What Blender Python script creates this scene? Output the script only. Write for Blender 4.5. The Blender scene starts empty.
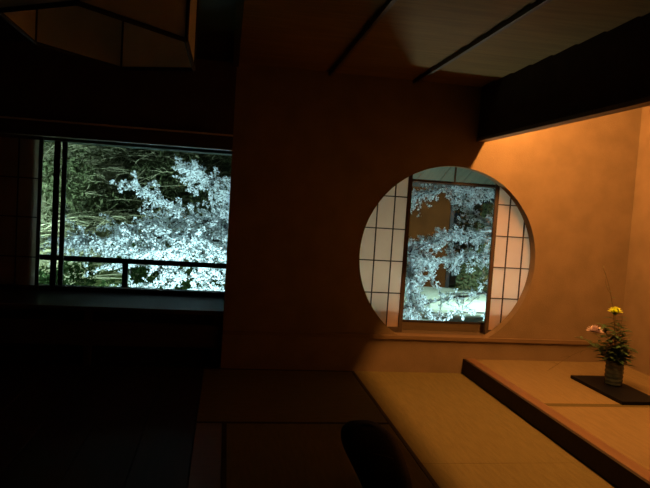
import bpy, bmesh, math, random
import numpy as np
from mathutils import Vector, Matrix
random.seed(7); rng = np.random.default_rng(11)
sc = bpy.context.scene; col = sc.collection
PI = math.pi

# ------------------------------------------------------------------ camera, sky, exposure
cam_d = bpy.data.cameras.new('camera'); cam = bpy.data.objects.new('camera', cam_d); col.objects.link(cam)
RT = Vector((0.98551, -0.15718, 0.06375)); UP = Vector((-0.05298, 0.07182, 0.99601)); FW = Vector((0.16113, 0.98495, -0.06245))
cam.matrix_world = Matrix(((RT.x, UP.x, -FW.x, 0), (RT.y, UP.y, -FW.y, 0), (RT.z, UP.z, -FW.z, 1.45), (0, 0, 0, 1)))
cam_d.sensor_width = 36; cam_d.lens = 612.5 / 650 * 36; cam_d.clip_start = 0.02; cam_d.clip_end = 200
sc.camera = cam
w = bpy.data.worlds.new('night_sky'); sc.world = w; w.use_nodes = True
w.node_tree.nodes['Background'].inputs[0].default_value = (0.30, 0.42, 0.5, 1)
w.node_tree.nodes['Background'].inputs[1].default_value = 0.02
sc.view_settings.view_transform = 'Standard'; sc.view_settings.look = 'None'
sc.view_settings.exposure = 0.0; sc.view_settings.gamma = 1.0; sc.view_settings.use_curve_mapping = False
TUBE_STRENGTH = 365.0            # warm tube lamp hidden behind the alcove lintel
FLOOD_W = 520.0                # cool garden floodlights
FLOOD_COL = (0.62, 0.93, 1.0)

# ------------------------------------------------------------------ helpers
MATS = {}
def mat(name, c1, c2=None, rough=0.6, scale=8.0, bump=0.0, bscale=None, stretch=(1, 1, 1), detail=4, metal=0.0, spec=0.5, ramp=(0.35, 0.65)):
    m = bpy.data.materials.new(name); m.use_nodes = True; nt = m.node_tree; b = nt.nodes['Principled BSDF']
    b.inputs['Roughness'].default_value = rough; b.inputs['Metallic'].default_value = metal
    b.inputs['Specular IOR Level'].default_value = spec
    tc = nt.nodes.new('ShaderNodeTexCoord'); mp = nt.nodes.new('ShaderNodeMapping'); mp.inputs['Scale'].default_value = stretch
    nt.links.new(tc.outputs['Object'], mp.inputs[0])
    if c2 is not None:
        n = nt.nodes.new('ShaderNodeTexNoise'); n.inputs['Scale'].default_value = scale; n.inputs['Detail'].default_value = detail
        nt.links.new(mp.outputs[0], n.inputs['Vector'])
        r = nt.nodes.new('ShaderNodeValToRGB'); r.color_ramp.elements[0].position = ramp[0]; r.color_ramp.elements[1].position = ramp[1]
        r.color_ramp.elements[0].color = (*c1, 1); r.color_ramp.elements[1].color = (*c2, 1)
        nt.links.new(n.outputs['Fac'], r.inputs[0]); nt.links.new(r.outputs[0], b.inputs['Base Color'])
    else:
        b.inputs['Base Color'].default_value = (*c1, 1)
    if bump:
        n2 = nt.nodes.new('ShaderNodeTexNoise'); n2.inputs['Scale'].default_value = bscale or scale * 6; n2.inputs['Detail'].default_value = 3
        nt.links.new(mp.outputs[0], n2.inputs['Vector'])
        bp = nt.nodes.new('ShaderNodeBump'); bp.inputs['Strength'].default_value = bump; bp.inputs['Distance'].default_value = 0.02
        nt.links.new(n2.outputs['Fac'], bp.inputs['Height']); nt.links.new(bp.outputs[0], b.inputs['Normal'])
    MATS[name] = m; return m

def translucent(name, c, tr=0.5, c2=None, scale=20):
    m = bpy.data.materials.new(name); m.use_nodes = True; nt = m.node_tree; nt.nodes.remove(nt.nodes['Principled BSDF'])
    out = nt.nodes['Material Output']; d = nt.nodes.new('ShaderNodeBsdfDiffuse'); t = nt.nodes.new('ShaderNodeBsdfTranslucent'); mx = nt.nodes.new('ShaderNodeMixShader')
    mx.inputs[0].default_value = tr
    for s in (d, t): s.inputs[0].default_value = (*c, 1)
    if c2 is not None:
        tc = nt.nodes.new('ShaderNodeTexCoord'); n = nt.nodes.new('ShaderNodeTexNoise'); n.inputs['Scale'].default_value = scale; n.inputs['Detail'].default_value = 5
        nt.links.new(tc.outputs['Object'], n.inputs['Vector']); r = nt.nodes.new('ShaderNodeValToRGB')
        r.color_ramp.elements[0].color = (*c, 1); r.color_ramp.elements[1].color = (*c2, 1); r.color_ramp.elements[0].position = .35; r.color_ramp.elements[1].position = .65
        nt.links.new(n.outputs['Fac'], r.inputs[0])
        for s in (d, t): nt.links.new(r.outputs[0], s.inputs[0])
    nt.links.new(d.outputs[0], mx.inputs[1]); nt.links.new(t.outputs[0], mx.inputs[2]); nt.links.new(mx.outputs[0], out.inputs[0])
    MATS[name] = m; return m

def emis(name, c, s):
    m = bpy.data.materials.new(name); m.use_nodes = True; b = m.node_tree.nodes['Principled BSDF']
    b.inputs['Base Color'].default_value = (*c, 1); b.inputs['Emission Color'].default_value = (*c, 1); b.inputs['Emission Strength'].default_value = s
    MATS[name] = m; return m

def glass(name, tint, refl=0.05):
    m = bpy.data.materials.new(name); m.use_nodes = True; nt = m.node_tree; nt.nodes.remove(nt.nodes['Principled BSDF'])
    t = nt.nodes.new('ShaderNodeBsdfTransparent'); t.inputs[0].default_value = (*tint, 1)
    g = nt.nodes.new('ShaderNodeBsdfGlossy'); g.inputs['Roughness'].default_value = 0.02
    lw = nt.nodes.new('ShaderNodeLayerWeight'); pw = nt.nodes.new('ShaderNodeMath'); pw.operation = 'POWER'; pw.inputs[1].default_value = 5
    f = nt.nodes.new('ShaderNodeMath'); f.operation = 'MULTIPLY_ADD'; f.inputs[1].default_value = .9; f.inputs[2].default_value = refl / 2
    nt.links.new(lw.outputs['Facing'], pw.inputs[0]); nt.links.new(pw.outputs[0], f.inputs[0]); mx = nt.nodes.new('ShaderNodeMixShader')
    nt.links.new(f.outputs[0], mx.inputs[0]); nt.links.new(t.outputs[0], mx.inputs[1]); nt.links.new(g.outputs[0], mx.inputs[2])
    nt.links.new(mx.outputs[0], nt.nodes['Material Output'].inputs[0]); MATS[name] = m; return m

class MB:
    def __init__(s): s.v = []; s.f = []
    def box(s, x0, x1, y0, y1, z0, z1):
        b = len(s.v)
        s.v += [(x, y, z) for z in (z0, z1) for y in (y0, y1) for x in (x0, x1)]
        s.f += [tuple(b + i for i in q) for q in ((0, 2, 3, 1), (4, 5, 7, 6), (0, 1, 5, 4), (2, 6, 7, 3), (0, 4, 6, 2), (1, 3, 7, 5))]
        return s
    def tube(s, pts, rad, n=6, cap=True):
        pts = [Vector(p) for p in pts]; b0 = len(s.v)
        if not hasattr(rad, '__len__'): rad = [rad] * len(pts)
        ref = None
        for i, p in enumerate(pts):
            t = (pts[min(i + 1, len(pts) - 1)] - pts[max(i - 1, 0)]).normalized()
            if ref is None: ref = Vector((0, 0, 1)) if abs(t.z) < .9 else Vector((1, 0, 0))
            a = (ref - t * ref.dot(t)).normalized(); ref = a; c = t.cross(a)
            for k in range(n):
                q = p + (a * math.cos(2 * PI * k / n) + c * math.sin(2 * PI * k / n)) * rad[i]; s.v.append(tuple(q))
        for i in range(len(pts) - 1):
            for k in range(n):
                s.f.append((b0 + i * n + k, b0 + i * n + (k + 1) % n, b0 + (i + 1) * n + (k + 1) % n, b0 + (i + 1) * n + k))
        if cap:
            s.f.append(tuple(b0 + k for k in reversed(range(n)))); e = b0 + (len(pts) - 1) * n; s.f.append(tuple(e + k for k in range(n)))
        return s
    def lathe(s, prof, n=24, c=(0, 0, 0)):
        b0 = len(s.v)
        for r, z in prof:
            for k in range(n): s.v.append((c[0] + r * math.cos(2 * PI * k / n), c[1] + r * math.sin(2 * PI * k / n), c[2] + z))
        for i in range(len(prof) - 1):
            for k in range(n): s.f.append((b0 + i * n + k, b0 + i * n + (k + 1) % n, b0 + (i + 1) * n + (k + 1) % n, b0 + (i + 1) * n + k))
        s.f.append(tuple(b0 + k for k in reversed(range(n)))); e = b0 + (len(prof) - 1) * n; s.f.append(tuple(e + k for k in range(n)))
        return s
    def poly_prism(s, pts, lo, hi, axis):
        # polygon in the two other axes, extruded along axis
        b = len(s.v); n = len(pts)
        for h in (lo, hi):
            for a, c in pts: s.v.append((h, a, c) if axis == 0 else (a, h, c) if axis == 1 else (a, c, h))
        s.f.append(tuple(b + i for i in range(n))); s.f.append(tuple(b + n + i for i in reversed(range(n))))
        for i in range(n): s.f.append((b + i, b + (i + 1) % n, b + n + (i + 1) % n, b + n + i))
        return s
    def build(s, name, m, parent=None, bevel=0.0, smooth=False, loc=None):
        me = bpy.data.meshes.new(name); me.from_pydata(s.v, [], s.f); me.update()
        bm = bmesh.new(); bm.from_mesh(me)
        if bevel: bmesh.ops.bevel(bm, geom=list(bm.edges), offset=bevel, segments=2, profile=.6, affect='EDGES')
        bmesh.ops.recalc_face_normals(bm, faces=bm.faces); bm.to_mesh(me); bm.free()
        if smooth:
            for p in me.polygons: p.use_smooth = True
        o = bpy.data.objects.new(name, me); col.objects.link(o); me.materials.append(MATS[m] if isinstance(m, str) else m)
        if loc: o.location = loc
        if parent: o.parent = parent
        return o
def box(name, m, x0, x1, y0, y1, z0, z1, parent=None, bevel=0.0): return MB().box(x0, x1, y0, y1, z0, z1).build(name, m, parent, bevel)
def tag(o, label=None, cat=None, group=None, kind=None):
    if label: o['label'] = label
    if cat: o['category'] = cat
    if group: o['group'] = group
    if kind: o['kind'] = kind
    return o
def empty(name, loc, label=None, cat=None, group=None, kind=None):
    o = bpy.data.objects.new(name, None); col.objects.link(o); o.location = loc; o.empty_display_size = .1
    return tag(o, label, cat, group, kind)
def struct(o, label, cat): return tag(o, label, cat, kind='structure')
def rel(o, root):                      # keep world shape while parenting to a moved Empty
    o.parent = root; o.matrix_parent_inverse = Matrix.Translation(-Vector(root.location)); return o
def foreach_mesh(name, m, V, F, parent=None):
    me = bpy.data.meshes.new(name); nv, nf, k = len(V), len(F), F.shape[1]
    me.vertices.add(nv); me.vertices.foreach_set('co', V.astype(np.float32).ravel())
    me.loops.add(nf * k); me.loops.foreach_set('vertex_index', F.astype(np.int32).ravel())
    me.polygons.add(nf); me.polygons.foreach_set('loop_start', np.arange(0, nf * k, k, dtype=np.int32))
    me.update(calc_edges=True); me.validate()
    o = bpy.data.objects.new(name, me); col.objects.link(o); me.materials.append(MATS[m])
    if parent: rel(o, parent)
    return o

# ------------------------------------------------------------------ materials
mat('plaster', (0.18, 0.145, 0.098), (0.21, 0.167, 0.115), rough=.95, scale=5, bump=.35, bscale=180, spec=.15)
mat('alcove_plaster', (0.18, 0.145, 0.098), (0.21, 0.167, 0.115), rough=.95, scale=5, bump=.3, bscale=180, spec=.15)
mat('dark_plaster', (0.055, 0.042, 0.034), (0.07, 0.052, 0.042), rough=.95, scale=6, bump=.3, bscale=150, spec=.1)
mat('tatami', (0.122, 0.106, 0.041), (0.145, 0.126, 0.051), rough=.8, scale=6, bump=.5, bscale=60, stretch=(1, 8, 1), spec=.2)
mat('tatami_cross', (0.122, 0.106, 0.041), (0.145, 0.126, 0.051), rough=.8, scale=6, bump=.5, bscale=60, stretch=(8, 1, 1), spec=.2)
mat('woven', (0.165, 0.133, 0.068), (0.19, 0.152, 0.08), rough=.8, scale=6, bump=.5, bscale=60, stretch=(8, 1, 1), spec=.2)
mat('heri', (0.028, 0.022, 0.016), rough=.85, spec=.15)
mat('heri_olive', (0.075, 0.065, 0.022), (0.09, 0.075, 0.03), rough=.85, scale=60, spec=.15)
mat('dark_wood', (0.035, 0.024, 0.017), (0.055, 0.037, 0.025), rough=.5, scale=3, stretch=(1, 1, 14), bump=.1, bscale=30)
mat('dark_wood_x', (0.035, 0.024, 0.017), (0.055, 0.037, 0.025), rough=.5, scale=3, stretch=(1, 14, 14), bump=.1, bscale=30)
mat('black_wood', (0.014, 0.011, 0.009), (0.022, 0.016, 0.012), rough=.6, scale=3, stretch=(1, 10, 10), spec=.2)
mat('sill_wood', (0.115, 0.065, 0.038), (0.145, 0.085, 0.05), rough=.42, scale=4, stretch=(10, 1, 10), bump=.1, bscale=20)
mat('trim_wood', (0.13, 0.09, 0.054), (0.16, 0.115, 0.07), rough=.5, scale=4, stretch=(1, 10, 10), bump=.1, bscale=20)
mat('window_wood', (0.07, 0.056, 0.036), (0.09, 0.07, 0.045), rough=.55, scale=4, stretch=(1, 10, 10))
mat('ceiling_board', (0.145, 0.10, 0.027), (0.20, 0.137, 0.038), rough=.7, scale=2.5, stretch=(1, 16, 1), bump=.15, bscale=20, spec=.25)
mat('light_line_wood', (0.5, 0.44, 0.36), (0.58, 0.51, 0.42), rough=.5, scale=4, stretch=(1, 10, 10))
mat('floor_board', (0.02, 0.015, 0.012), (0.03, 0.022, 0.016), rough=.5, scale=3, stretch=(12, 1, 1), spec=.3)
mat('lattice', (0.04, 0.03, 0.024), (0.055, 0.04, 0.032), rough=.6, scale=10)
translucent('paper', (0.88, 0.77, 0.69), .80, (0.92, 0.81, 0.73), 6)
translucent('lamp_paper', (0.74, 0.72, 0.60), .35, (0.80, 0.78, 0.66), 14)
glass('pane_glass', (0.93, 0.975, 0.965))
mat('lacquer', (0.005, 0.006, 0.009), rough=.5, spec=.08)
mat('vase_glaze', (0.02, 0.033, 0.04), (0.05, 0.07, 0.075), rough=.2, scale=9, stretch=(1, 1, 4))
mat('leaf', (0.022, 0.065, 0.03), (0.04, 0.10, 0.045), rough=.5, scale=30)
mat('stem', (0.06, 0.075, 0.025), rough=.6)
mat('twig', (0.11, 0.085, 0.035), rough=.7)
mat('yellow_petal', (0.72, 0.86, 0.05), (0.80, 0.95, 0.10), rough=.6, scale=40)
mat('pink_petal', (0.48, 0.42, 0.50), (0.60, 0.52, 0.60), rough=.6, scale=40)
mat('bag_cloth', (0.010, 0.010, 0.016), (0.016, 0.016, 0.024), rough=.8, scale=60, bump=.3, bscale=200, spec=.2)
mat('metal', (0.05, 0.05, 0.055), rough=.4, metal=.8)
emis('tube_glow', (1.0, 0.36, 0.075), TUBE_STRENGTH)
translucent('blossom', (0.78, 0.82, 0.82), .35, (0.86, 0.88, 0.88), 4)
mat('bark', (0.045, 0.04, 0.035), (0.085, 0.075, 0.06), rough=.9, scale=14, bump=.5, bscale=40)
mat('dry_twig', (0.26, 0.25, 0.13), (0.36, 0.33, 0.18), rough=.8, scale=3)
mat('moss', (0.13, 0.17, 0.05), (0.30, 0.32, 0.12), rough=.95, scale=1.6, bump=.5, bscale=12, detail=8, spec=.1)
mat('hill_soil', (0.035, 0.05, 0.02), (0.10, 0.10, 0.04), rough=.95, scale=1.8, bump=.6, bscale=10, detail=8, spec=.1)
mat('gravel', (0.46, 0.46, 0.32), (0.60, 0.60, 0.44), rough=.95, scale=4, bump=.5, bscale=40, detail=8, spec=.1)
mat('sand', (0.45, 0.45, 0.38), (0.55, 0.54, 0.46), rough=.95, scale=3, bump=.3, bscale=30, spec=.1)
translucent('bush_leaf', (0.07, 0.085, 0.035), .25, (0.15, 0.16, 0.075), 3)
translucent('low_leaf', (0.025, 0.05, 0.015), .25, (0.06, 0.10, 0.03), 4)
mat('shed_wall', (0.052, 0.016, 0.004), (0.068, 0.021, 0.005), rough=.95, scale=3, spec=.03)
mat('roof_bark', (0.03, 0.027, 0.022), (0.05, 0.045, 0.035), rough=.9, scale=8)
mat('eave_board', (0.065, 0.115, 0.105), (0.09, 0.15, 0.135), rough=.7, scale=3, stretch=(12, 1, 1))
emis('lens_glow', FLOOD_COL, 3.0)

# ------------------------------------------------------------------ measurements
D = 5.247; CEIL = 2.584; XS = 2.203; XC = 3.765; ZS = 0.132; LZ = 2.106; YW = 6.10
XL, YB, YA = -3.4, -1.6, 1.9       # room left, room back, near end of the alcove
BX = 0.02                           # left end of the plaster wall
CX, CZ, CR = 2.0, 1.045, 0.828     # round window

# ------------------------------------------------------------------ room shell
fl = struct(box('floor', 'black_wood', XL - .1, XC + .1, YB - .1, YW + .1, -.14, -.05), 'dark floor of the room laid with tatami and boards', 'floor')
def mat_tile(name, x0, x1, y0, y1, zt, parent, m, long_axis, hm='heri', hw=.035, sides=(0, 1)):
    t = box(name, m, x0 + .0015, x1 - .0015, y0 + .0015, y1 - .0015, zt - .05, zt, parent, .002)
    for s in sides:
        if long_axis == 'y':
            a = (x0 + .0015, x0 + hw) if s == 0 else (x1 - hw, x1 - .0015)
            box('cloth_border', hm, a[0], a[1], y0 + .0015, y1 - .0015, zt - .02, zt + .0012, t)
        else:
            a = (y0 + .0015, y0 + hw) if s == 0 else (y1 - hw, y1 - .0015)
            box('cloth_border', hm, x0 + .0015, x1 - .0015, a[0], a[1], zt - .02, zt + .0012, t)
    return t
TX = 1.165
# mat beside the alcove sill: one dark cloth border on the room side
for y0, y1 in ((3.31, D), (1.40, 3.31), (-.51, 1.40)):
    t = box('tatami_mat', 'tatami_cross', TX, XS - .001, y0, y1 - .0015, -.05, 0, fl, .002)
    box('cloth_border', 'heri', TX - .0, TX + .026, y0 + .001, y1 - .002, -.02, .0012, t)
mat_tile('tatami_mat', -.12, TX - .001, 3.94, D, 0, fl, 'tatami', 'x', hw=.028)
for y0, y1 in ((2.03, 3.94), (.12, 2.03), (-1.6, .12)):
    mat_tile('tatami_mat', .045, TX - .001, y0, y1, 0, fl, 'tatami_cross', 'y', hw=.028, sides=(0,))
for y0, y1 in ((2.03, 3.94), (.12, 2.03), (-1.6, .12)):
    box('border_board', 'trim_wood', -.12, .043, y0 + .001, y1 - .001, -.05, 0, fl, .002)
# dark glossy boards left of the tatami
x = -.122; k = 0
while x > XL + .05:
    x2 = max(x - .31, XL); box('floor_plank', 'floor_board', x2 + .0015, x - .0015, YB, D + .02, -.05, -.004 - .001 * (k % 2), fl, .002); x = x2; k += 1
box('tatami_mat', 'tatami', TX, XS - .001, YB, -.512, -.05, 0, fl)

# back wall with the round opening, one piece, cut flat by the sill trim
def wall_with_circle():
    bm = bmesh.new(); z0 = .335
    th0 = math.asin((z0 - CZ) / CR); n = 96
    arc = [(CX + CR * math.cos(th0 + (PI - 2 * th0) * i / n), CZ + CR * math.sin(th0 + (PI - 2 * th0) * i / n)) for i in range(n + 1)]
    # outline ring: split the face in a lower block and a horseshoe above it
    xs = [BX, XC + .1]
    m = MB()
    m.box(BX, XC + .1, D, D + .10, -.05, z0)
    # horseshoe as quads between arc and rectangle border
    def border(i):
        x, z = arc[i]; dx, dz = x - CX, z - CZ
        c = []
        if dx > 1e-9: c.append((xs[1] - CX) / dx)
        if dx < -1e-9: c.append((xs[0] - CX) / dx)
        if dz > 1e-9: c.append((CEIL + .05 - CZ) / dz)
        if dz < -1e-9: c.append((z0 - CZ) / dz)
        t = min(c); return (CX + dx * t, CZ + dz * t)
    # corner angles must be on the sampling: insert them
    corners = [(xs[1], z0), (xs[1], CEIL + .05), (xs[0], CEIL + .05), (xs[0], z0)]
    angs = [th0 + (PI - 2 * th0) * i / n for i in range(n + 1)]
    for cx_, cz_ in corners:
        a = math.atan2(cz_ - CZ, cx_ - CX)
        if a < -PI / 2: a += 2 * PI
        angs.append(a)
    angs = sorted(a for a in angs if th0 - 1e-6 <= a <= PI - th0 + 1e-6)
    arc[:] = [(CX + CR * math.cos(a), CZ + CR * math.sin(a)) for a in angs]
    out = []
    for i, a in enumerate(angs): out.append(border(i))
    b = len(m.v); N = len(arc)
    for y in (D, D + .10):
        for p in arc: m.v.append((p[0], y, p[1]))
        for p in out: m.v.append((p[0], y, p[1]))
    for i in range(N - 1):
        m.f.append((b + i, b + i + 1, b + N + i + 1, b + N + i))
        m.f.append((b + 2 * N + i, b + 3 * N + i, b + 3 * N + i + 1, b + 2 * N + i + 1))
        m.f.append((b + i, b + 2 * N + i, b + 2 * N + i + 1, b + i + 1))
        m.f.append((b + N + i, b + N + i + 1, b + 3 * N + i + 1, b + 3 * N + i))
    bm.free()
    return m
wb = struct(wall_with_circle().build('wall_back', 'plaster'), 'brown plaster wall pierced by the round window', 'wall')
struct(box('trim_1', 'trim_wood', BX, XC, D - .022, D + .10, .300, .336, None, .003), 'narrow wooden rail across the plaster wall under the round window', 'trim')
# alcove: raised floor, right wall, near end wall, hanging lintel wall
af = struct(box('alcove_floor', 'black_wood', XS + .11, XC, YA, D, -.05, ZS - .052), 'raised floor of the alcove laid with woven mats', 'floor')
for y0, y1 in ((4.0, D), (2.0, 4.0)):
    m_ = box('woven_mat', 'woven', XS + .112, XC, y0 + .001, y1 - .001, ZS - .05, ZS, af, .002)
    if y0 == 2.0: box('cloth_border', 'heri_olive', XS + .112, XC, y1 - .05, y1 - .001, ZS - .02, ZS + .0015, m_)
    else: box('cloth_border', 'heri_olive', XS + .112, XC, y0 + .001, y0 + .012, ZS - .02, ZS + .0015, m_)
sb = empty('trim_2', (XS, YA, 0)); struct(sb, 'wooden step beam along the front of the alcove with shade painted on its face', 'beam')
rel(box('shaded_face', 'black_wood', XS, XS + .022, YA, D, -.0, ZS + .004, None, .003), sb)  # black puts in the shade on the side turned from the lamp
rel(box('beam_top', 'sill_wood', XS + .0225, XS + .112, YA, D, -.0, ZS + .006, None, .003), sb)
struct(box('wall_right', 'alcove_plaster', XC, XC + .1, YA - .1, D + .1, -.1, CEIL + .05), 'orange lit plaster side wall of the alcove', 'wall')
struct(box('wall_alcove_end', 'alcove_plaster', XS, XC, YA - .1, YA, -.1, CEIL + .05), 'plaster wall closing the near end of the alcove', 'wall')
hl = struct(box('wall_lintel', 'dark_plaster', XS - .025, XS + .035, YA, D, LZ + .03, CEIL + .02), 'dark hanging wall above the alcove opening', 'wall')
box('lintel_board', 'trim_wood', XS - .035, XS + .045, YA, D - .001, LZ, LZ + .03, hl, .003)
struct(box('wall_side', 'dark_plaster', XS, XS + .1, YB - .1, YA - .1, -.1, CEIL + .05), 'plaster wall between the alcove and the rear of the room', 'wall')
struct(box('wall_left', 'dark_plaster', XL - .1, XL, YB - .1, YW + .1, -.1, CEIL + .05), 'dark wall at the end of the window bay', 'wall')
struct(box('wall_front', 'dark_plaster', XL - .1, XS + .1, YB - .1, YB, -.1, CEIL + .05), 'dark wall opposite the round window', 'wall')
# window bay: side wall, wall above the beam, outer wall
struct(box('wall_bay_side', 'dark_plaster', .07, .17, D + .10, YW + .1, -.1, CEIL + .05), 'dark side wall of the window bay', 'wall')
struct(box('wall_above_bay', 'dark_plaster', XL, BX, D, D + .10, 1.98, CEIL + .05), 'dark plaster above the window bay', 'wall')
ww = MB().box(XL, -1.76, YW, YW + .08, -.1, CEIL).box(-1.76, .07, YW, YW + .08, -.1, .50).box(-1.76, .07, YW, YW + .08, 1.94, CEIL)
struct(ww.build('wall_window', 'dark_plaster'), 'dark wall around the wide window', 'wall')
b3 = struct(box('trim_3', 'dark_wood_x', XL, BX, D - .03, D + .10, 1.862, 1.975, None, .004), 'dark beam across the top of the window bay', 'beam')
box('light_line_strip', 'light_line_wood', XL, BX, D - .048, D - .001, 1.976, 1.988, b3, .002)  # pale strip added to draw the thin light line along the beam's top
# ceiling
ce = struct(box('ceiling', 'black_wood', XL - .1, XC + .1, YB - .1, YW + .1, CEIL + .03, CEIL + .12), 'board ceiling with thin dark battens', 'ceiling')
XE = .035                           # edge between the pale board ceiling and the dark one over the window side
y = D; k = 0
while y > YB:
    y2 = max(y - .305, YB)
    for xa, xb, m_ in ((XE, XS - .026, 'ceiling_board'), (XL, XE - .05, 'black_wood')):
        mb = MB()
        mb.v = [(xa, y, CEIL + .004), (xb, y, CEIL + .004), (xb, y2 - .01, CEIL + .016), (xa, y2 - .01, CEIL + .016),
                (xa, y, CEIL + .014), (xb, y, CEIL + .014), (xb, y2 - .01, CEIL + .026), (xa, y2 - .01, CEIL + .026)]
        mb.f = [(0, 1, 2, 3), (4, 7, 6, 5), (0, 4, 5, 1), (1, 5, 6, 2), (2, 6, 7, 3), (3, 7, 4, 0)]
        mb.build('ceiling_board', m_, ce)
    y = y2; k += 1
for i in range(0, 2):
    X = .818 + .738 * i
    box('batten', 'dark_wood_x', X - .014, X + .014, YB, D, CEIL - .026, CEIL + .006, ce, .003)
box('ceiling_beam', 'black_wood', XE - .05, XE, YB, D, CEIL - .03, CEIL + .02, ce, .003)
box('alcove_ceiling_board', 'black_wood', XS + .036, XC, YA, D, CEIL + .002, CEIL + .02, ce)
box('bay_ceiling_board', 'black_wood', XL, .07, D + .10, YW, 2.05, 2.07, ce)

# ------------------------------------------------------------------ alcove tube lamp behind the lintel
tl = empty('tube_lamp', (XS + .13, 3.5, LZ + .25), 'warm tube lamp fixed behind the alcove lintel', 'lamp')
rel(MB().tube([(XS + .230, 2.4, LZ + .40), (XS + .230, 5.12, LZ + .40)], .020, 12).build('tube', 'tube_glow', smooth=False), tl)
rel(box('housing', 'metal', XS + .225, XS + .285, 2.36, 5.16, LZ + .43, CEIL - .002, None, .003), tl)
for yy in (2.38, 5.12): rel(box('tube_holder', 'metal', XS + .235, XS + .275, yy, yy + .02, LZ + .375, LZ + .431, None, .003), tl)

# ------------------------------------------------------------------ round window: shoji screens, outer sash, eave
def shoji(name, x0, x1, y, z0, z1, vbars, hbars, stile_l, stile_r, label, paper='paper'):
    r = empty(name, ((x0 + x1) / 2, y, z0), label, 'screen', 'sliding paper screens')
    rel(box('paper_sheet', paper, x0 + .02, x1 - .02, y + .014, y + .0145, z0 + .02, z1 - .02), r)
    rel(box('stile', 'lattice', x0, x0 + stile_l, y, y + .026, z0, z1, None, .002), r)
    rel(box('stile', 'lattice', x1 - stile_r, x1, y, y + .026, z0, z1, None, .002), r)
    rel(box('top_rail', 'lattice', x0 + stile_l, x1 - stile_r, y, y + .026, z1 - .045, z1, None, .002), r)
    rel(box('bottom_rail', 'lattice', x0 + stile_l, x1 - stile_r, y, y + .026, z0, z0 + .045, None, .002), r)
    for X in vbars: rel(box('lattice_bar', 'lattice', X - .005, X + .005, y + .002, y + .0135, z0 + .045, z1 - .045), r)
    for Z in hbars: rel(box('lattice_bar', 'lattice', x0 + stile_l, x1 - stile_r, y + .0035, y + .0136, Z - .005, Z + .005), r)
    return r
HB = [.40 + .0 + .293 * i for i in range(1, 5)]
shoji('shoji_screen', .79, 1.645, 5.375, .337, 1.93, [1.645 - .15 - .158 * i for i in range(5)], HB, .035, .036, 'paper lattice screen of the round window on its shadowed side next to the bay wall')
shoji('shoji_screen', 2.45, 3.305, 5.375, .337, 1.93, [2.45 + .155 + .156 * i for i in range(5)], [h - .01 for h in HB], .036, .035, 'paper lattice screen of the round window on its side near the alcove flowers')
w2 = empty('window_2', (2.05, 5.5, .337)); struct(w2, 'glazed outer sash behind the round window', 'window')
rel(box('sill', 'window_wood', .74, 3.36, D + .101, 5.56, .30, .3365, None), w2)
rel(box('head', 'dark_wood_x', .74, 3.36, D + .101, 5.56, 1.932, 2.0, None), w2)
rel(box('bottom_rail', 'window_wood', .78, 3.32, 5.49, 5.53, .337, .41, None, .003), w2)
rel(box('glazing_bead', 'black_wood', .78, 3.32, 5.488, 5.532, .411, .424, None), w2)
rel(box('transom', 'dark_wood_x', .78, 3.32, 5.49, 5.53, 1.725, 1.745, None, .003), w2)
for X in (.74, 3.32): rel(box('jamb', 'dark_wood', X, X + .04, D + .101, 5.56, .337, 1.932, None), w2)
rel(box('mullion', 'dark_wood', 2.09, 2.102, 5.505, 5.525, 1.746, 1.931, None), w2)
rel(box('pane', 'pane_glass', .78, 3.32, 5.508, 5.511, .425, 1.724), w2)
rel(box('pane', 'pane_glass', .78, 3.32, 5.508, 5.511, 1.746, 1.931), w2)
# eave over the round window, soffit boards one by one
ev = empty('eave', (2.2, 6.0, 2.1)); struct(ev, 'low eave of pale boards outside the round window', 'eave')
def slab(name, m, x0, x1, ya, za, yb, zb, th, parent):
    mb = MB(); mb.v = [(x0, ya, za), (x1, ya, za), (x1, yb, zb), (x0, yb, zb), (x0, ya, za + th), (x1, ya, za + th), (x1, yb, zb + th), (x0, yb, zb + th)]
    mb.f = [(0, 1, 2, 3), (4, 7, 6, 5), (0, 4, 5, 1), (1, 5, 6, 2), (2, 6, 7, 3), (3, 7, 4, 0)]
    return rel(mb.build(name, m), parent)
for i in range(18):
    slab('soffit_board', 'eave_board', .2 + .26 * i + .003, .2 + .26 * (i + 1) - .003, D + .10, 2.28, 6.45, 1.80, .02, ev)
slab('roof_layer', 'roof_bark', .18, 4.9, D + .10, 2.305, 6.52, 1.815, .06, ev)
rel(box('fascia', 'dark_wood_x', .18, 4.9, 6.45, 6.48, 1.762, 1.83, None, .003), ev)

# ------------------------------------------------------------------ left window, bay bench, dim shoji, balustrade
w1 = empty('window_1', (-.85, YW, .5)); struct(w1, 'wide window looking onto the floodlit garden', 'window')
rel(box('sill', 'dark_wood_x', -1.76, .069, YW - .03, YW + .08, .50, .53, None, .003), w1)
rel(box('head_track', 'eave_board', -1.76, .069, YW - .03, YW + .24, 1.892, 1.94, None, .003), w1)
rel(box('jamb', 'dark_wood', -1.80, -1.757, YW - .03, YW + .08, .505, 1.935, None, .003), w1)
rel(box('stile', 'black_wood', -1.615, -1.565, YW - .015, YW + .02, .531, 1.899, None, .003), w1)
rel(box('stile', 'black_wood', -1.555, -1.515, YW + .035, YW + .07, .531, 1.899, None, .003), w1)
rel(box('pane', 'pane_glass', -1.756, -1.616, YW + .004, YW + .007, .531, 1.899), w1)
rel(box('pane', 'pane_glass', -1.514, .068, YW + .05, YW + .053, .531, 1.899), w1)
bn = empty('window_bench', (-1.6, 5.7, 0), 'dark wooden window bench under the wide garden window', 'bench')
rel(box('bench_top', 'dark_wood_x', XL + .001, .068, D + .03, YW - .031, .452, .49, None, .005), bn)
rel(box('front_rail', 'dark_wood_x', XL + .001, .018, D + .05, D + .08, .16, .36, None, .003), bn)
rel(box('back_panel', 'black_wood', XL + .001, .068, D + .16, D + .18, -.03, .451), bn)
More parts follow.
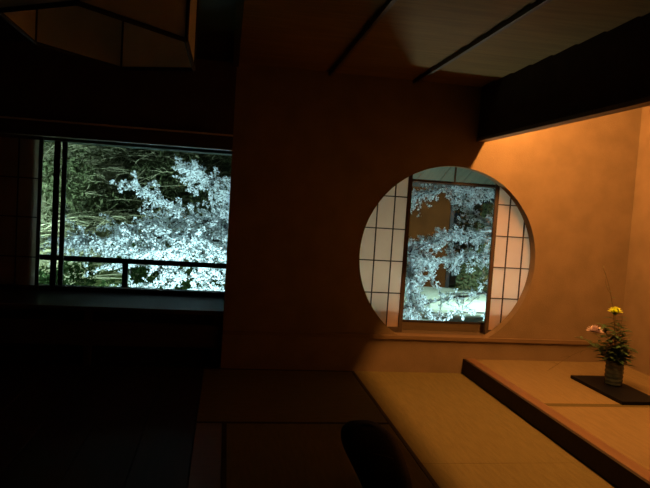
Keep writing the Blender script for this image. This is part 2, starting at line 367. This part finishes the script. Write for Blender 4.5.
for X in (-3.2, -2.2, -1.1, -.03): rel(box('leg', 'dark_wood', X - .03, X + .03, D + .081, D + .14, -.03, .451, None, .003), bn)
shoji('shoji_screen', -2.60, -1.70, YW - .075, .491, 1.93, [-1.70 - .02 - .185 * i for i in range(1, 5)], [.80, 1.17, 1.53], .03, .03, 'dim paper lattice screen slid aside next to the wide garden window')
bal = empty('balustrade', (-1, 6.7, 0), 'dark wooden balustrade outside the wide garden window', 'railing')
rel(MB().tube([(-3.2, 6.7, .735), (.9, 6.7, .725)], .028, 10).build('top_rail', 'black_wood'), bal)
rel(box('bottom_rail', 'black_wood', -3.2, .9, 6.68, 6.72, .30, .345, None, .003), bal)
for X in (-2.62, -1.025, .55): rel(box('baluster', 'black_wood', X - .028, X + .028, 6.675, 6.725, -.14, .715, None, .003), bal)
vd = struct(box('veranda_deck', 'dark_wood_x', -3.5, .9, YW + .081, 6.85, -.2, -.14), 'narrow dark veranda deck outside the window', 'deck')

# ------------------------------------------------------------------ hexagonal pendant lamp
HEX = [(-.113, 1.478), (-.113, 1.80), (-.325, 1.885), (-.497, 1.665), (-.492, 1.395), (-.306, 1.275)]
HZ, HT = 1.81, 2.16
pl = empty('pendant_lamp', (-.305, 1.58, HZ), 'unlit six sided paper pendant lamp with dark ribs', 'lamp')
for i in range(6):
    a, b = Vector((*HEX[i], 0)), Vector((*HEX[(i + 1) % 6], 0)); d = (b - a).normalized(); n = Vector((-d.y, d.x, 0)) * .0012
    mb = MB(); q = [a, b, b + n, a + n]
    mb.v = [(p.x, p.y, HZ + .004) for p in q] + [(p.x, p.y, HT - .004) for p in q]
    mb.f = [(0, 1, 2, 3), (4, 7, 6, 5), (0, 4, 5, 1), (1, 5, 6, 2), (2, 6, 7, 3), (3, 7, 4, 0)]
    rel(mb.build('paper_panel', 'lamp_paper'), pl)
    for z in (HZ, HT): rel(MB().tube([(a.x, a.y, z), (b.x, b.y, z)], .0055, 6).build('rim', 'black_wood'), pl)
    rel(MB().tube([(a.x, a.y, HZ - .004), (a.x, a.y, HT + .004)], .005, 6).build('rib', 'black_wood'), pl)
for i in (0, 1, 2): 
    a, b = HEX[i], HEX[i + 3]; rel(MB().tube([(a[0], a[1], HT), (b[0], b[1], HT)], .005, 6).build('cross_bar', 'black_wood'), pl)
rel(MB().lathe([(.02, 0), (.024, .01), (.024, .07), (.012, .085)], 16, (-.305, 1.58, HT - .09)).build('bulb_socket', 'black_wood', smooth=True), pl)
rel(MB().tube([(-.305, 1.58, HT - .01), (-.305, 1.58, CEIL - .02)], .004, 6).build('cord', 'black_wood'), pl)
rel(MB().lathe([(.045, 0), (.045, .012), (.02, .026)], 20, (-.305, 1.58, CEIL - .026)).build('ceiling_rose', 'black_wood', smooth=True), pl)

# ------------------------------------------------------------------ alcove: lacquer board, vase, flowers
tag(box('display_board', 'lacquer', 2.93, 3.27, 3.99, 4.68, ZS + .001, ZS + .028, None, .004), 'black lacquered board lying under the vase in the alcove', 'board')
VX, VY, VZ = 3.145, 4.42, ZS + .029
vs = empty('flower_vase', (VX, VY, VZ), 'dark ribbed cylindrical vase standing on the black board', 'vase')
prof = [(.055, 0), (.066, .006)]
for i in range(24):
    z = .012 + .175 * i / 23; prof.append((.067 + .0022 * math.sin(z * 190) + .002 * math.sin(z * 14), z))
prof += [(.069, .196), (.0655, .199), (.061, .196), (.058, .15), (.057, .03), (.0, .028)]
rel(MB().lathe(prof[:-1], 32, (VX, VY, VZ)).build('vase_body', 'vase_glaze', smooth=True), vs)
rel(MB().lathe([(.0665, .192), (.0705, .196), (.0705, .201), (.066, .203), (.061, .199)], 32, (VX, VY, VZ)).build('vase_rim', 'vase_glaze', smooth=True), vs)
rel(MB().lathe([(.03, .16), (.0575, .161), (.03, .1615)], 24, (VX, VY, VZ)).build('water', 'lacquer'), vs)

def leaf_mesh(mb, base, dirv, L, W, up=Vector((0, 0, 1)), droop=.25):
    d = Vector(dirv).normalized(); s = d.cross(up)
    if s.length < .05: s = Vector((1, 0, 0))
    s.normalize(); u = s.cross(d).normalized(); b = len(mb.v); base = Vector(base)
    prof_ = ((0, .12), (.25, .8), (.5, 1), (.78, .6), (1, .02))
    for t, wd in prof_:
        c = base + d * (L * t) - u * (droop * L * t * t)
        for q, e in ((-1, .12), (0, 0), (1, .12)): mb.v.append(tuple(c + s * (q * wd * W / 2) + u * (e * wd * W)))
    for i in range(4):
        for j in range(2): mb.f.append((b + i * 3 + j, b + i * 3 + j + 1, b + (i + 1) * 3 + j + 1, b + (i + 1) * 3 + j))
def bez(p, n=8):
    p = [Vector(q) for q in p]; out = []
    for i in range(n + 1):
        q = p[:]; t = i / n
        while len(q) > 1: q = [q[j].lerp(q[j + 1], t) for j in range(len(q) - 1)]
        out.append(q[0])
    return out
def spray(name, label, cat, tip, mid, nleaf, leafL, leafW, stem_r=.003, start=.35, seed=1, stem_m='stem', group=None, spread=1.0):
    r_ = random.Random(seed)
    base = (VX + r_.uniform(-.02, .02), VY + r_.uniform(-.02, .02), VZ + .035)
    o = empty(name, base, label, cat, group); pts = bez([base, (base[0], base[1], VZ + .24), mid, tip], 12)
    rel(MB().tube(pts, [stem_r * (1 - .55 * i / 12) for i in range(13)], 6).build('stem', stem_m, smooth=True), o)
    for i in range(nleaf):
        t = start + (1 - start) * (i + .5) / nleaf; f = t * 12; k_ = min(int(f), 11); p = pts[k_].lerp(pts[k_ + 1], f - k_)
        a = i * 2.4 + r_.uniform(-.4, .4); mb = MB(); sz = leafL * (1.15 - .5 * t) * r_.uniform(.8, 1.15)
        leaf_mesh(mb, p, (math.cos(a) * spread, math.sin(a) * spread, r_.uniform(.1, .6)), sz, leafW * sz / leafL)
        rel(mb.build('leaf', 'leaf'), o)
    return o, pts
def bloom(root, c, R, m, layers, name='flower_head', flat=.5, n=14):
    mb = MB(); c = Vector(c)
    for l in range(layers):
        e = -.15 + (1.35) * l / max(1, layers - 1); rr = R * (1 - .45 * l / layers); nn = max(6, n - 2 * l)
        for k_ in range(nn):
            a = 2 * PI * (k_ + .5 * (l % 2)) / nn; d = Vector((math.cos(a) * math.cos(e), math.sin(a) * math.cos(e), math.sin(e) * flat + .05))
            leaf_mesh(mb, c + Vector((0, 0, .002 * l)), d, rr, R * .42, droop=-.2)
    h = rel(mb.build(name, m), root); return h
o, _ = spray('chrysanthemum', 'yellow chrysanthemum rising highest of the blooms in the vase', 'flower', (3.105, VY, .745), (3.13, VY, .5), 34, .13, .04, .004, .25, 3)
bloom(o, (3.105, VY, .748), .062, 'yellow_petal', 5, flat=.75)
rel(MB().lathe([(.006, -.02), (.02, -.008), (.022, .002)], 10, (3.105, VY, .745)).build('calyx', 'leaf'), o)
o, _ = spray('carnation', 'pale pink ruffled flower low beside the yellow one', 'flower', (2.925, VY - .03, .585), (3.0, VY - .02, .5), 11, .09, .024, .003, .3, 5)
bloom(o, (2.922, VY - .03, .59), .072, 'pink_petal', 6, flat=.9, n=12)
o, pts = spray('tall_twig', 'thin bare twig standing tallest in the vase with few leaves', 'twig', (2.965, VY + .02, 1.12), (3.13, VY + .02, .85), 9, .045, .022, .0045, .62, 9, 'twig')
rel(MB().tube(bez([pts[9], pts[9] + Vector((-.05, 0, .05)), pts[9] + Vector((-.055, .01, .12))], 5), .0016, 5).build('side_twig', 'twig'), o)
for i, (tip, mid, n_, L_, W_) in enumerate([((3.23, VY + .05, .62), (3.18, VY, .48), 34, .13, .045), ((3.02, VY + .03, .64), (3.11, VY, .5), 36, .13, .05),
        ((3.29, VY - .02, .45), (3.22, VY, .43), 18, .11, .04), ((2.99, VY + .06, .45), (3.08, VY + .03, .42), 28, .13, .05),
        ((3.13, VY - .09, .50), (3.15, VY - .05, .42), 36, .13, .055), ((3.16, VY + .02, .68), (3.15, VY, .5), 32, .12, .04)]):
    spray('foliage_stem', 'dark green leafy stem filling out the vase arrangement', 'foliage', tip, mid, n_, L_, W_, .003, .25, 20 + i, group='leafy stems in the vase')
spray('trailing_sprig', 'thin leafy sprig reaching out beside the pink flower', 'twig', (2.76, VY - .02, .54), (2.95, VY, .52), 14, .085, .026, .0026, .35, 41)
def hang(name, label, pts_, seed):
    r_ = random.Random(seed); o = empty(name, pts_[0], label, 'twig'); P = bez(pts_, 14)
    rel(MB().tube(P, [.0028 * (1 - .6 * i / 14) for i in range(15)], 5).build('stem', 'twig'), o)
    for i in (6, 8, 10, 12, 13):
        q = P[i] + Vector((r_.uniform(-.07, .02), r_.uniform(-.04, .04), r_.uniform(-.04, .04)))
        rel(MB().tube([P[i], P[i].lerp(q, .5) + Vector((0, 0, .008)), q], [.0018, .0014, .001], 5).build('side_twig', 'twig'), o)
    return o
hang('drooping_twig', 'thin bare twig drooping from the vase down to the mat', [(VX - .01, VY, VZ + .05), (VX - .02, VY, VZ + .30), (2.95, VY + .05, .56), (2.80, VY + .16, .30), (2.69, VY + .22, .20)], 3)

# ------------------------------------------------------------------ dark bag on the tatami
def make_bag():
    root = empty('soft_bag', (.86, 2.95, 0), 'dark soft bag slumped upright on the tatami', 'bag')
    # stacked superellipse rings leaning back to the left
    rings = [(.00, .885, .105, .10), (.02, .882, .122, .115), (.06, .872, .130, .125), (.11, .856, .137, .13), (.17, .828, .145, .13), (.23, .795, .150, .125), (.29, .765, .140, .115), (.335, .745, .118, .098), (.362, .738, .082, .07), (.374, .737, .035, .03)]
    mb = MB(); n = 28
    for i, (z, cx, a, b) in enumerate(rings):
        for k_ in range(n):
            t = 2 * PI * k_ / n; c, s = math.cos(t), math.sin(t); e = .72
            wob = 1 + .025 * math.sin(3 * t + i * 1.3) + .018 * math.sin(7 * t - i)
            mb.v.append((cx + a * wob * math.copysign(abs(c) ** e, c), 2.95 + b * wob * math.copysign(abs(s) ** e, s), z))
    for i in range(len(rings) - 1):
        for k_ in range(n): mb.f.append((i * n + k_, i * n + (k_ + 1) % n, (i + 1) * n + (k_ + 1) % n, (i + 1) * n + k_))
    mb.f.append(tuple(reversed(range(n)))); e0 = (len(rings) - 1) * n; mb.f.append(tuple(e0 + k_ for k_ in range(n)))
    body = rel(mb.build('bag_body', 'bag_cloth', smooth=True), root); s_ = body.modifiers.new('smooth', 'SUBSURF'); s_.levels = 1; s_.render_levels = 1
    rel(MB().tube(bez([(.70, 2.93, .345), (.70, 2.9, .39), (.79, 2.9, .385), (.80, 2.93, .335)], 10), .007, 8).build('carry_loop', 'bag_cloth', smooth=True), root)
    rel(MB().tube(bez([(.66, 2.86, .26), (.74, 2.78, .29), (.85, 2.80, .25), (.92, 2.88, .2)], 12), .005, 6).build('zip_seam', 'bag_cloth', smooth=True), root)
make_bag()

# ------------------------------------------------------------------ garden
def ground():
    nx, ny = 60, 60; V = []
    for j in range(ny + 1):
        for i in range(nx + 1):
            X = -16 + 40 * i / nx; Y = YW + .1 + 34 * j / ny
            h = -.62 + .05 * math.sin(X * 1.3 + Y * .7) + .04 * math.sin(X * .6 - Y * 1.7)
            hill = max(0, (Y - 11.5)) * max(0, min(1, (3.2 - X + .12 * (Y - 11)) / 3.5)) * .62
            V.append((X, Y, h + min(hill, 9) + (.25 * math.sin(X * 2.1) * math.sin(Y * 1.9) if hill > .2 else 0)))
    F = [(j * (nx + 1) + i, j * (nx + 1) + i + 1, (j + 1) * (nx + 1) + i + 1, (j + 1) * (nx + 1) + i) for j in range(ny) for i in range(nx)]
    mb = MB(); mb.v = V; mb.f = F; return mb
struct(ground().build('ground', 'moss', smooth=True), 'mossy garden ground rising to a hillside', 'ground')
pth = MB()
for x_, ya, yb in ((4.0, 13.9, 15.6), (6.0, 16.0, 18.2), (8.5, 18.8, 21.8), (12, 22.0, 26.0)):
    for yy in (ya, yb): pth.v.append((x_, yy, -.54))
    for yy in (ya, yb): pth.v.append((x_, yy, -.70))
for i in range(3):
    b = i * 4; pth.f += [(b, b + 1, b + 5, b + 4), (b, b + 4, b + 6, b + 2), (b + 1, b + 3, b + 7, b + 5)]
gv = MB(); N = 28
gv.v = [(5.6 + 3.2 * math.cos(2 * PI * k / N) * (1 + .08 * math.sin(3 * k)), 13.1 + 2.7 * math.sin(2 * PI * k / N) * (1 + .06 * math.sin(5 * k)), z) for z in (-.72, -.535) for k in range(N)]
gv.f = [tuple(range(N)), tuple(range(N, 2 * N))] + [(k, (k + 1) % N, N + (k + 1) % N, N + k) for k in range(N)]
struct(gv.build('gravel_bed', 'gravel'), 'pale floodlit gravel bed before the path', 'gravel')
struct(pth.build('garden_path', 'sand'), 'pale sandy path crossing the garden', 'path')

# floodlights standing under the windows
def floodlight(loc, aim, power, size, label, blend=.6, c_=FLOOD_COL):
    o = empty('floodlight', loc, label, 'lamp', 'garden floodlights'); L = Vector(loc); d = (Vector(aim) - L).normalized(); q = d.to_track_quat('-Z', 'Y').to_matrix().to_4x4()
    c = L + Vector((0, 0, .16))
    hb = MB().box(-.11, .11, -.08, .08, .02, .09).build('housing', 'metal', None, .006); hb.data.transform(Matrix.Translation(c) @ q); rel(hb, o)
    ln = MB().box(-.095, .095, -.065, .065, .012, .0195).build('lens', 'lens_glow'); ln.data.transform(Matrix.Translation(c) @ q); rel(ln, o)
    rel(MB().tube([L + Vector((0, 0, -.12)), c + d * -.05], .012, 8).build('bracket', 'metal'), o)
    ld = bpy.data.lights.new('flood_beam', 'SPOT'); ld.energy = power; ld.color = c_; ld.spot_size = size; ld.spot_blend = blend; ld.shadow_soft_size = .08
    lo = bpy.data.objects.new('flood_beam', ld); col.objects.link(lo); lo.matrix_world = Matrix.Translation(c + d * .02) @ q; rel(lo, o)
floodlight((-.4, 7.0, -.06), (-.6, 9.2, .75), FLOOD_W * 1.05, 2.3, 'garden floodlight set low under the wide window aimed at the blossoms')
floodlight((3.6, 7.3, -.5), (3.7, 9.6, .5), FLOOD_W * .55, 2.3, 'garden floodlight set low under the round window')
floodlight((-5.6, 10.2, -.4), (-2.0, 13.6, 1.7), FLOOD_W * 6.0, 2.4, 'garden floodlight among the shrubs aimed up the hillside')
floodlight((6.0, 11.8, 1.1), (5.0, 13.9, -.6), FLOOD_W * 1.7, 2.3, 'garden floodlight on a post lighting the pale gravel')
floodlight((2.1, 6.55, -.5), (2.1, 5.45, 1.2), 110, 2.6, 'garden floodlight set on the ground shining up at the round window', c_=(.95, .91, .70))

# blossoms
def flowers(P, R):
    """P (n,3) centres, R radius -> quads of five petalled flowers"""
    n = len(P); A = rng.normal(size=(n, 3)); A /= np.linalg.norm(A, axis=1)[:, None]
    B = np.cross(A, rng.normal(size=(n, 3))); B /= np.linalg.norm(B, axis=1)[:, None]; C = np.cross(A, B)
    rad = R * rng.uniform(.75, 1.2, n)[:, None]; V = np.zeros((n, 16, 3)); V[:, 0] = P
    for k in range(5):
        a = 2 * PI * k / 5
        for j, (da, r, up) in enumerate(((-.45, .72, .18), (0, 1.0, .30), (.45, .72, .18))):
            V[:, 1 + 3 * k + j] = P + rad * (r * math.cos(a + da) * B + r * math.sin(a + da) * C + up * A)
    q = np.array([(0, 1 + 3 * k, 2 + 3 * k, 3 + 3 * k) for k in range(5)])
    F = (np.arange(n)[:, None, None] * 16 + q[None]).reshape(-1, 4)
    return V.reshape(-1, 3), F
def cherry(label, trunk, limbs, dens, seed, petal=.0145):
    r_ = random.Random(seed); root = empty('cherry_tree', trunk[0], label, 'tree'); T = bez(trunk, 8)
    rel(MB().tube(T, [.17 * (1 - .5 * i / 8) for i in range(9)], 10).build('trunk', 'bark', smooth=True), root)
    pom = []; tw = MB()
    for li, (L, d_, sp) in enumerate(zip(limbs, dens[0], dens[1])):
        P = bez(L, 14) if len(L) > 2 else [Vector(q) for q in L]
        # smooth polyline through given points instead of the hull
        P = []
        for i in range(len(L) - 1):
            for s in range(5): P.append(Vector(L[i]).lerp(Vector(L[i + 1]), s / 5) + Vector((r_.uniform(-.02, .02), r_.uniform(-.03, .03), r_.uniform(-.02, .02))))
        P.append(Vector(L[-1])); N = len(P)
        rel(MB().tube(P, [.035 * min(1, .25 + d_ / 10) * (1 - .8 * i / (N - 1)) + .004 for i in range(N)], 7).build('limb', 'bark', smooth=True), root)
        for s in range(int(d_ * N)):
            k_ = r_.randrange(2, N); p = P[k_]; t = (P[k_] - P[k_ - 1]).normalized()
            d = (t * r_.uniform(.1, 1) + Vector((r_.gauss(0, .6), r_.gauss(0, 1.0), r_.gauss(0, .55)))).normalized(); ln = sp * r_.uniform(.4, 1.3)
            e = p + d * ln + Vector((0, 0, -.12 * ln)); mid_ = p.lerp(e, .5) + Vector((0, 0, .06 * ln)); tw.tube([p, mid_, e], [.006, .0045, .003], 4, False)
            m = max(2, int(ln / .065))
            for j in range(m):
                f = (j + r_.random()) / m; c = (p.lerp(mid_, 2 * f) if f < .5 else mid_.lerp(e, 2 * f - 1)); pom.append((c.x, c.y, c.z))
    b = tw.build('twigs', 'bark'); rel(b, root); b['kind'] = 'stuff'
    pom = np.array(pom); nf = 12
    P = np.repeat(pom, nf, axis=0); dv = rng.normal(size=P.shape); dv /= np.linalg.norm(dv, axis=1)[:, None]; P = P + dv * rng.uniform(.012, .045, len(P))[:, None]
    V, F = flowers(P, petal); bl = foreach_mesh('blossoms', 'blossom', V, F, root); bl['kind'] = 'stuff'
    return len(P)
LEFT = [
  [(1.21, 9.70, 0.32), (0.59, 9.60, 0.57), (-0.00, 9.30, 0.87), (-0.66, 9.00, 1.23), (-1.24, 8.80, 1.54)],
  [(1.22, 9.80, 0.47), (0.44, 9.70, 1.23), (0.01, 9.50, 1.52), (-0.34, 9.30, 1.72), (-0.55, 9.10, 1.84)],
  [(1.20, 9.60, 0.33), (0.53, 9.30, 0.72), (-0.00, 9.00, 0.86), (-1.02, 8.70, 0.88), (-2.07, 8.50, 0.75)],
  [(1.19, 9.50, 0.26), (0.53, 9.10, 0.55), (0.01, 8.70, 0.70), (-0.86, 8.50, 0.66), (-1.55, 8.40, 0.70)],
  [(1.19, 9.40, 0.12), (0.53, 9.00, 0.37), (0.02, 8.70, 0.43), (-0.52, 8.60, 0.32), (-1.20, 8.50, 0.14)],
  [(1.19, 9.30, -0.02), (0.54, 8.90, 0.13), (0.04, 8.60, 0.21), (-0.50, 8.40, 0.15)],
  [(1.23, 9.90, 0.51), (0.55, 9.80, 1.48), (0.07, 9.60, 1.60), (-0.07, 9.40, 1.21), (-0.08, 9.30, 0.71)],
  [(-0.52, 8.60, 0.32), (-1.12, 8.60, 0.50), (-1.57, 8.50, 0.45)],
  [(1.21, 9.70, 0.40), (0.38, 9.50, 0.92), (-0.16, 9.30, 1.09), (-0.94, 9.10, 1.06), (-1.43, 8.90, 0.94)]]
RIGHT = [
  [(5.43, 10.00, 1.26), (4.87, 9.90, 1.75), (4.18, 9.60, 1.87), (3.50, 9.40, 1.87), (2.84, 9.20, 1.67)],
  [(5.42, 9.90, 0.74), (4.75, 9.70, 0.99), (4.03, 9.30, 1.16), (3.37, 9.10, 1.10), (2.76, 8.90, 0.83)],
  [(5.39, 9.80, 0.49), (4.68, 9.50, 0.66), (3.98, 9.20, 0.81), (3.28, 9.00, 0.70), (2.62, 8.80, 0.71)],
  [(2.76, 8.90, 0.83), (2.61, 8.80, 0.79), (2.73, 8.60, 0.45), (2.70, 8.50, -0.01)],
  [(5.20, 9.40, 0.28), (4.30, 9.00, 0.30), (3.49, 8.80, 0.19), (2.88, 8.60, 0.07), (2.58, 8.50, 0.03)],
  [(4.99, 9.00, 0.17), (4.14, 8.60, 0.02), (3.42, 8.40, 0.03), (2.94, 8.30, -0.02)],
  [(5.43, 9.90, 0.66), (4.60, 9.80, 1.14), (4.08, 9.70, 1.45), (3.94, 9.60, 1.69)]]
cherry('cherry tree in white blossom filling the wide window', [(1.35, 9.9, -.75), (1.4, 9.85, -.3), (1.15, 9.65, .1), (1.2, 9.7, .6)], LEFT,
       ((6, 6, 13, 13, 7, 6, 8, 2, 8), (.34, .36, .38, .34, .28, .26, .36, .18, .36)), 5)
cherry('cherry tree in blossom seen through the round window', [(5.7, 10.1, -.75), (5.6, 10.1, -.2), (5.4, 9.9, .3), (5.42, 9.9, 1.3)], RIGHT,
       ((8, 9, 9, 10, 3.5, 1.5, 6), (.30, .34, .36, .36, .32, .28, .32)), 8)

# bare arching shrubs and leafy bushes on the slope beyond the wide window
def hill_z(X, Y): return -.62 + max(0, (Y - 11.5)) * max(0, min(1, (3.2 - X + .12 * (Y - 11)) / 3.5)) * .62
def bare_shrub(loc, n, L, bias, seed, label):
    r_ = random.Random(seed); o = empty('bare_shrub', loc, label, 'shrub', 'bare shrubs on the garden slope'); mb = MB(); B = Vector(loc)
    for i in range(n):
        a = Vector((r_.gauss(bias, .55), r_.gauss(-.1, .45), r_.uniform(.5, 1.3))); ln = L * r_.uniform(.6, 1.2)
        p0 = B + Vector((r_.gauss(0, .15), r_.gauss(0, .15), -.1)); p1 = p0 + a * ln * .5; p2 = p1 + Vector((a.x * 1.1, a.y, a.z * .15)) * ln * .5; p3 = p2 + Vector((a.x, a.y, -.2)) * ln * .35
        P = bez([p0, p1, p2, p3], 7); mb.tube(P, [.007 * (1 - .7 * k / 7) + .0022 for k in range(8)], 4, False)
        for s in range(9):
            k = r_.randrange(2, 7); d = Vector((r_.gauss(bias * .6, .6), r_.gauss(0, .5), r_.gauss(.05, .3))) * ln * .35
            mb.tube([P[k], P[k] + d * .5 + Vector((0, 0, .02)), P[k] + d], [.0045, .0036, .0025], 4, False)
    s = rel(mb.build('twigs', 'dry_twig'), o); s['kind'] = 'stuff'
    rel(MB().tube([B + Vector((0, 0, -.2)), B + Vector((.02, 0, .12))], [.07, .05], 8).build('stump', 'bark'), o)
for i, (X, Y, n, L, b) in enumerate([(-4.2, 12.4, 80, 1.7, .6), (-2.9, 13.0, 70, 1.3, .4), (-4.0, 13.9, 80, 1.6, .5), (-1.6, 13.2, 60, 1.2, -.2), (-.4, 13.4, 60, 1.3, -.4), (-2.5, 14.6, 80, 1.5, .3), (-4.6, 15.2, 90, 1.7, .5), (-1.2, 15.0, 80, 1.5, -.2), (-3.3, 12.0, 60, 1.3, .45), (.4, 14.6, 70, 1.5, -.4)]):
    bare_shrub((X, Y, hill_z(X, Y)), n, L, b, 60 + i, 'leafless arching shrub with olive twigs on the slope beyond the balustrade')
def bush(name, loc, R, n, seed, label, m='bush_leaf', size=.05, group='evergreen bushes on the garden slope'):
    g = np.random.default_rng(seed); o = empty(name, loc, label, 'bush', group); R = np.array(R)
    blobs = g.normal(size=(9, 3)) * R * .42 + np.array([0, 0, R[2] * .6]); P = []
    for c in blobs:
        d = g.normal(size=(n // 9, 3)); d /= np.linalg.norm(d, axis=1)[:, None]; P.append(c + d * R * .42 * g.uniform(.7, 1.05, (len(d), 1)))
    P = np.concatenate(P) + np.array(loc); k = len(P)
    A = g.normal(size=(k, 3)); A /= np.linalg.norm(A, axis=1)[:, None]; B = np.cross(A, g.normal(size=(k, 3))); B /= np.linalg.norm(B, axis=1)[:, None]
    s = size * g.uniform(.6, 1.3, (k, 1)); V = np.stack([P - A * s, P + B * s * .35, P + A * s, P - B * s * .35], 1).reshape(-1, 3)
    F = np.arange(4 * k).reshape(-1, 4); f = foreach_mesh('foliage', m, V, F, o); f['kind'] = 'stuff'
    L = Vector(loc); rel(MB().tube([L + Vector((0, 0, -.2)), L + Vector((.03, 0, float(R[2]) * .5)), L + Vector((-.05, 0, float(R[2])))], [.06, .04, .015], 7).build('stem', 'bark'), o)
for i, (X, Y, rx, rz) in enumerate([(-3.2, 13.2, 1.3, 1.0), (-1.4, 13.6, 1.3, 1.1), (.4, 13.2, 1.2, 1.0), (-2.4, 15.2, 1.6, 1.4), (-.3, 15.4, 1.6, 1.5), (1.6, 15.0, 1.5, 1.4), (-4.4, 15.0, 1.6, 1.4)]):
    bush('evergreen_bush', (X, Y, hill_z(X, Y)), (rx, rx * .8, rz), 5200, 90 + i, 'dense dark green bush on the hillside behind the wide window blossoms', size=.06)
for (X, Y, rz, lab) in ((-2.6, 10.3, .8, 'low dark green bush beside the window post below the rail'), (-1.55, 10.9, .85, 'low dark green bush showing between rail and baluster'), (-.5, 11.2, .85, 'low dark green bush behind the lowest white blossoms')):
    bush('low_bush', (X, Y, -.62), (.75, .55, rz), 4200, int(120 - 10 * X), lab, group=None, size=.045, m='low_leaf')
for i, (X, Y, rx, rz) in enumerate([(6.75, 15.2, .65, 1.5), (7.75, 17.6, .9, 2.0), (8.9, 20.5, 1.3, 2.6)]):
    bush('dark_bush', (X, Y, -.6), (rx, rx * .8, rz), 5000, 130 + i, 'dark green bush beside the brown shed beyond the gravel bed', group='bushes beside the garden path', size=.07)

# brown shed beyond the path
sh = empty('garden_shed', (4.2, 15.9, -.6), 'brown walled garden shed behind the blossoms of the round window', 'shed')
rel(box('wall', 'shed_wall', 2.4, 5.95, 15.6, 17.6, -.7, 2.25), sh)
for X in (2.38, 4.15, 5.87): rel(box('post', 'black_wood', X, X + .10, 15.56, 15.6, -.7, 2.25), sh)
rf = MB().poly_prism([(15.1, 2.2), (16.6, 3.2), (18.1, 2.2), (18.1, 2.08), (16.6, 3.05), (15.1, 2.08)], 2.0, 6.35, 0); rel(rf.build('roof', 'roof_bark'), sh)
rel(box('ridge', 'roof_bark', 1.95, 6.4, 16.45, 16.75, 3.12, 3.3, None, .02), sh)
